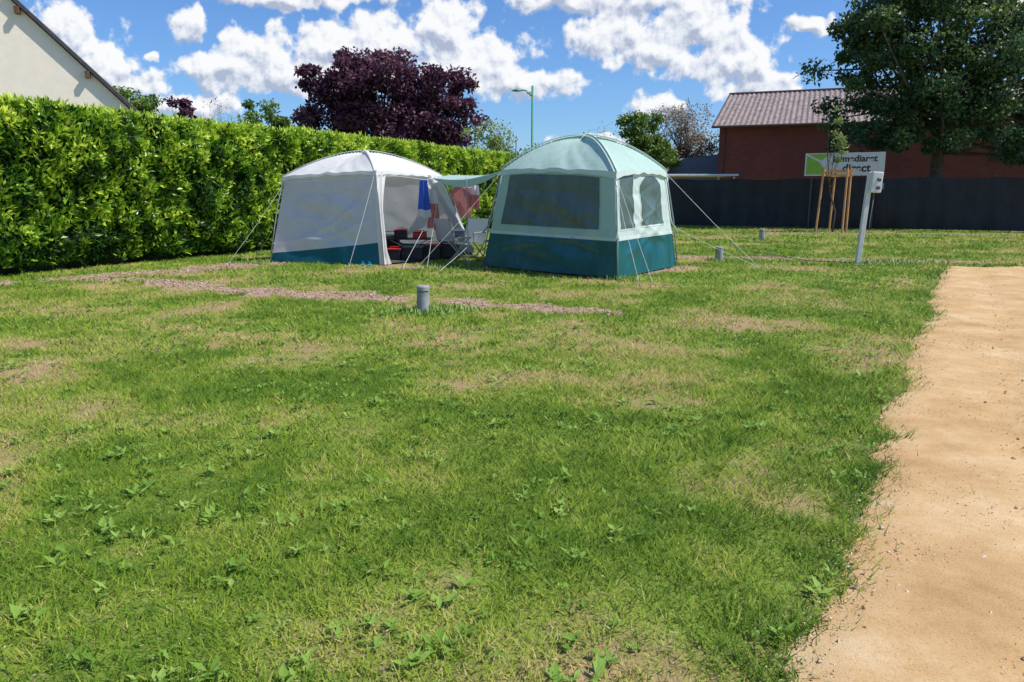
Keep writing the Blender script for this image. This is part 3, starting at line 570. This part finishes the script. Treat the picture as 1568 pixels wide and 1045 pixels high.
# --- white tent
wt=empty('dome_shelter_tent')
A,B,Cc,D=V(-5.29,16.4,.01),V(-2.68,15.62,.01),V(-.95,18.0,.01),V(-3.54,18.8,.01)
a_,b_,c_,d_=V(-4.92,16.55,1.82),V(-2.85,15.95,1.93),V(-1.66,17.75,1.86),V(-3.7,18.35,1.85)
mb=MB(); MW=[whitef,grey_shade_f,tealw,mintw,polem,darks]
wAB=wall(A,B,b_,a_,.07,.020,.9); wDA=wall(D,A,a_,d_,.05); wCD=wall(Cc,D,d_,c_,.05); wBC=wall(B,Cc,c_,b_,.0,.0)
skirt=lambda u:.10+.14*u
mb.grid(lambda u,v:wAB(u,v),0,1,0,skirt,80,10,2); mb.grid(lambda u,v:wAB(u,v),0,1,skirt,1,80,50,1)  # front wall is white cloth; its shade is put into the grey
for wv in (wDA,wCD): mb.grid(lambda u,v:wv(u,v),0,1,0,.14,30,4,2); mb.grid(lambda u,v:wv(u,v),0,1,.14,1,30,20,0)
def cur(u,v):
    wdt=.045+.10*max(0,(v-.55)/.45)**1.6+.03*max(0,.15-v)/.15; p=wBC(-.01+u*wdt,v); n_=np.cross(Cc-B,up); n_/=np.linalg.norm(n_); return p+n_*(.03*math.sin(u*14)+.04*math.sin(math.pi*u))
mb.grid(cur,0,1,0,1,14,30,0)
def cur2(u,v):
    wdt=.10+.22*max(0,(v-.35)/.65)**1.5; p=wBC(1.0-u*wdt+.0,v); n_=np.cross(Cc-B,up); n_/=np.linalg.norm(n_); return p+n_*(.04*math.sin(u*12)+.05*math.sin(math.pi*u)+.25*(1-v)**2*math.sin(math.pi*u))
mb.grid(cur2,0,1,0.05,1,16,26,1)
mb.grid(lambda u,v:wAB(u,v,.012),.965,1.0,0.0,1,3,50,0)
mb.grid(lambda u,v:wAB(u,v,.006),0,1,.93,.94,60,1,0)
fnW=roofpart(mb,[a_,b_,c_,d_],0,.54,0,1.75,.09,48,1.04,0,.03)
for sgn in (1,-1): strip([fnW(q,q*sgn) for q in np.linspace(-1,1,41)],.07,0)
for P,Q in ((A,a_),(B,b_),(Cc,c_),(D,d_)):
    cen=V(-3.15,17.2,0); o_=(P-cen)*V(1,1,0); o_/=np.linalg.norm(o_)
    mb.tube([P+o_*.02,P*.6+Q*.4+o_*.05,P*.3+Q*.7+o_*.06,Q+o_*.02],.014,6,4)
mb.grid(lambda u,v:(A*(1-u)+B*u)*(1-v)+(D*(1-u)+Cc*u)*v+up*.012,0.01,.99,.01,.99,4,4,5)
mb.build('canopy_and_walls',MW,parent=wt,smooth=True)
mb=MB(); rope(a_-up*.1,(-6.05,15.9,0)); rope(a_*.5+A*.5,(-5.8,17.0,.1)); rope(b_,(-3.3,15.05,0)); rope(c_,(-1.7,14.9,0)); rope(c_-up*.4,(-2.2,15.0,0))
mb.build('guy_ropes',[ropem,polem],parent=wt)
# --- awning
aw=empty('tarp_awning'); mb=MB()
P1,P2,P3,P4=V(-1.75,16.9,1.80),V(-.18,15.15,1.93),V(.35,17,1.97),V(-1.5,18.2,1.9)
fa=wall(P1,P2,P3,P4,0,.01)
mb.grid(lambda u,v:fa(u,v)-up*.10*math.sin(math.pi*u)*(1-.5*v),0,1,0,1,24,16,0)
mb.grid(lambda u,v:fa(u,0)-up*(.10*math.sin(math.pi*u)+.16*v*max(0,math.sin(math.pi*u))**.7),0,1,0,1,24,3,1)
mb.build('tarp',[mint,mintd],parent=aw,smooth=True); mb=MB(); mb.tube([V(-.9,15.6,0),V(-.95,15.9,1.78)],.013,6); mb.build('pole',polem,parent=aw)
# ---------------------------------------------------------------- camp things
blue=fabric('blue_cloth',(.05,.14,.58),.1); pink=fabric('pink_cloth',(.62,.22,.20),.1); wcl=fabric('white_cloth',(.78,.74,.75),.15); red=simple('red_plastic',(.5,.03,.03),.5); blk=simple('black_plastic',(.02,.02,.025),.5)
def cloth(x,y,z1,z0,wd,split,dirx=(1,0),taper=0):
    m_=MB(); d=V(dirx[0],dirx[1],0); d/=np.linalg.norm(d); n_=V(-d[1],d[0],0)
    def fn(u,v): return V(x,y,0)+d*(u-.5)*wd*(1-taper*v)+n_*(.035*math.sin(u*11)+.02*math.sin(u*23))*(1.1-v*.4)+up*(z0+(z1-z0)*v+.02*math.sin(u*7)*(1-v))
    m_.grid(fn,0,1,0,1-split,16,14,1); m_.grid(fn,0,1,1-split,1,16,8,0); return m_
e_=empty('hanging_towel'); cloth(-1.97,16.9,1.76,.95,.32,.8,(1,.6),.5).build('cloth',[blue,wcl],parent=e_,smooth=True)
mb=MB(); mb.tube([V(-2.6,16.2,1.85),V(-1.92,16.95,1.77),V(-1.66,17.7,1.84)],.005,5); mb.build('line',ropem,parent=e_)
e_=empty('hanging_towel'); cloth(-1.78,17.1,1.55,.68,.30,.35,(1,.3),.5).build('cloth',[wcl,pink],parent=e_,smooth=True)
e_=empty('hanging_shirt'); mb=MB(); s0=V(-1.22,18.6,0); out_=[(-.09,1.66),(-.22,1.6),(-.36,1.36),(-.25,1.28),(-.2,1.4),(-.22,.9),(.22,.9),(.2,1.4),(.26,1.28),(.36,1.36),(.22,1.6),(.09,1.66),(0,1.61)]
vf=[s0+V(x_,.04*math.sin(x_*15),z_) for x_,z_ in out_]; vb=[p+V(0,.05,0) for p in vf]; n13=len(vf)
mb.add(vf+vb,[tuple(range(n13)),tuple(range(2*n13-1,n13-1,-1))]+[(i,(i+1)%n13,(i+1)%n13+n13,i+n13) for i in range(n13)]); mb.tube([s0+V(-.2,.02,1.61),s0+V(0,.02,1.7),s0+V(.2,.02,1.61)],.006,5,1); mb.tube([s0+V(0,.02,1.7),s0+V(0,.02,1.86)],.005,5,1); mb.build('shirt_and_hanger',[pink,polem],parent=e_)
e_=empty('hanging_towel'); cloth(-.9,18.5,1.66,1.1,.26,.4,(1,-.2),.2).build('cloth',[wcl,pink],parent=e_,smooth=True)
def table(x,y,w_,d_2,h,mat,name):
    e_=empty(name); m_=MB(); m_.box((x,y,h),(w_,d_2,.03)); m_.build('top',mat,parent=e_,bevel=.006); m_=MB()
    for sx_ in (-1,1):
        m_.tube([V(x-w_*.42,y+sx_*d_2*.42,0),V(x+w_*.42,y+sx_*d_2*.42,h-.02)],.012,6); m_.tube([V(x+w_*.42,y+sx_*d_2*.42,0),V(x-w_*.42,y+sx_*d_2*.42,h-.02)],.012,6)
    m_.build('legs',polem,parent=e_); return e_
table(-2.35,17.3,1.0,.5,.45,blk,'camp_table'); table(-1.15,15.9,.55,.45,.56,simple('grey_top',(.3,.3,.31),.6),'camp_table')
def crate(name,x,y,z,sx_,sy_,sz_,mat,lid):
    e_=empty(name); m_=MB(); m_.box((x,y,z+sz_*.45),(sx_,sy_,sz_*.9)); m_.build('body',mat,parent=e_,bevel=.015); m_=MB(); m_.box((x,y,z+sz_*.95),(sx_*1.06,sy_*1.06,sz_*.1)); m_.tube([V(x-sx_*.35,y,z+sz_),V(x-sx_*.3,y,z+sz_*1.15),V(x+sx_*.3,y,z+sz_*1.15),V(x+sx_*.35,y,z+sz_)],.01,5); m_.build('lid',lid,parent=e_,bevel=.008)
crate('storage_box',-2.55,17.25,.465,.28,.25,.2,blk,red); crate('cool_box',-2.2,16.75,.02,.42,.3,.3,blk,gd); crate('storage_box',-2.12,17.3,.465,.3,.25,.15,red,red); crate('storage_box',-2.62,16.7,.02,.3,.3,.25,blk,red); crate('storage_box',-1.8,17.1,.02,.35,.3,.32,blk,red)
crate('bag',-1.1,15.9,.575,.22,.18,.14,gd,wcl); crate('storage_box',-2.9,17.6,.02,.5,.4,.5,blk,gd); crate('storage_box',-1.5,17.3,.02,.3,.3,.4,blk,blk)
def chair(x,y,rot,mat,name='camping_chair'):
    e_=empty(name); cr_,sr=math.cos(rot),math.sin(rot); T=lambda p:V(x+p[0]*cr_-p[1]*sr,y+p[0]*sr+p[1]*cr_,p[2]); m_=MB()
    m_.grid(lambda u,v:T((-.26+.52*u,-.24+.46*v,.42-.04*math.sin(math.pi*u)-.03*v)),0,1,0,1,8,8); m_.grid(lambda u,v:T((-.26+.52*u,.22+.16*v,.40+.52*v)),0,1,0,1,8,8); m_.build('seat_and_back',mat,parent=e_,smooth=True)
    m_=MB()
    for s_ in(-1,1):
        m_.tube([T((s_*.27,-.26,0)),T((s_*.27,.22,.42)),T((s_*.27,.38,.93))],.012,6); m_.tube([T((s_*.27,.3,0)),T((s_*.27,-.24,.42)),T((s_*.27,-.24,.62))],.012,6); m_.tube([T((s_*.27,-.26,.62)),T((s_*.27,.28,.64))],.02,6)
    m_.build('frame',polem,parent=e_)
chair(-.95,16.6,-.5,whitef); chair(-1.35,17.2,2.4,grey_shade_f); chair(-.55,17.4,1.2,blk)
e_=empty('sandals'); mb=MB()
for i,(x_,y_) in enumerate(((-3.1,15.5),(-2.95,15.45))):
    mb.grid(lambda u,v:V(x_+.05*math.cos(u*6.283)*(v),y_+.12*math.sin(u*6.283)*(v),.03+.03*(1-v)),0,1,0,1,14,3); mb.tube([V(x_-.045,y_-.03,.03),V(x_,y_-.03,.09),V(x_+.045,y_-.03,.03)],.012,5)
mb.build('pair',simple('sandal_blue',(.02,.25,.35),.5),parent=e_,smooth=True)
print('done')
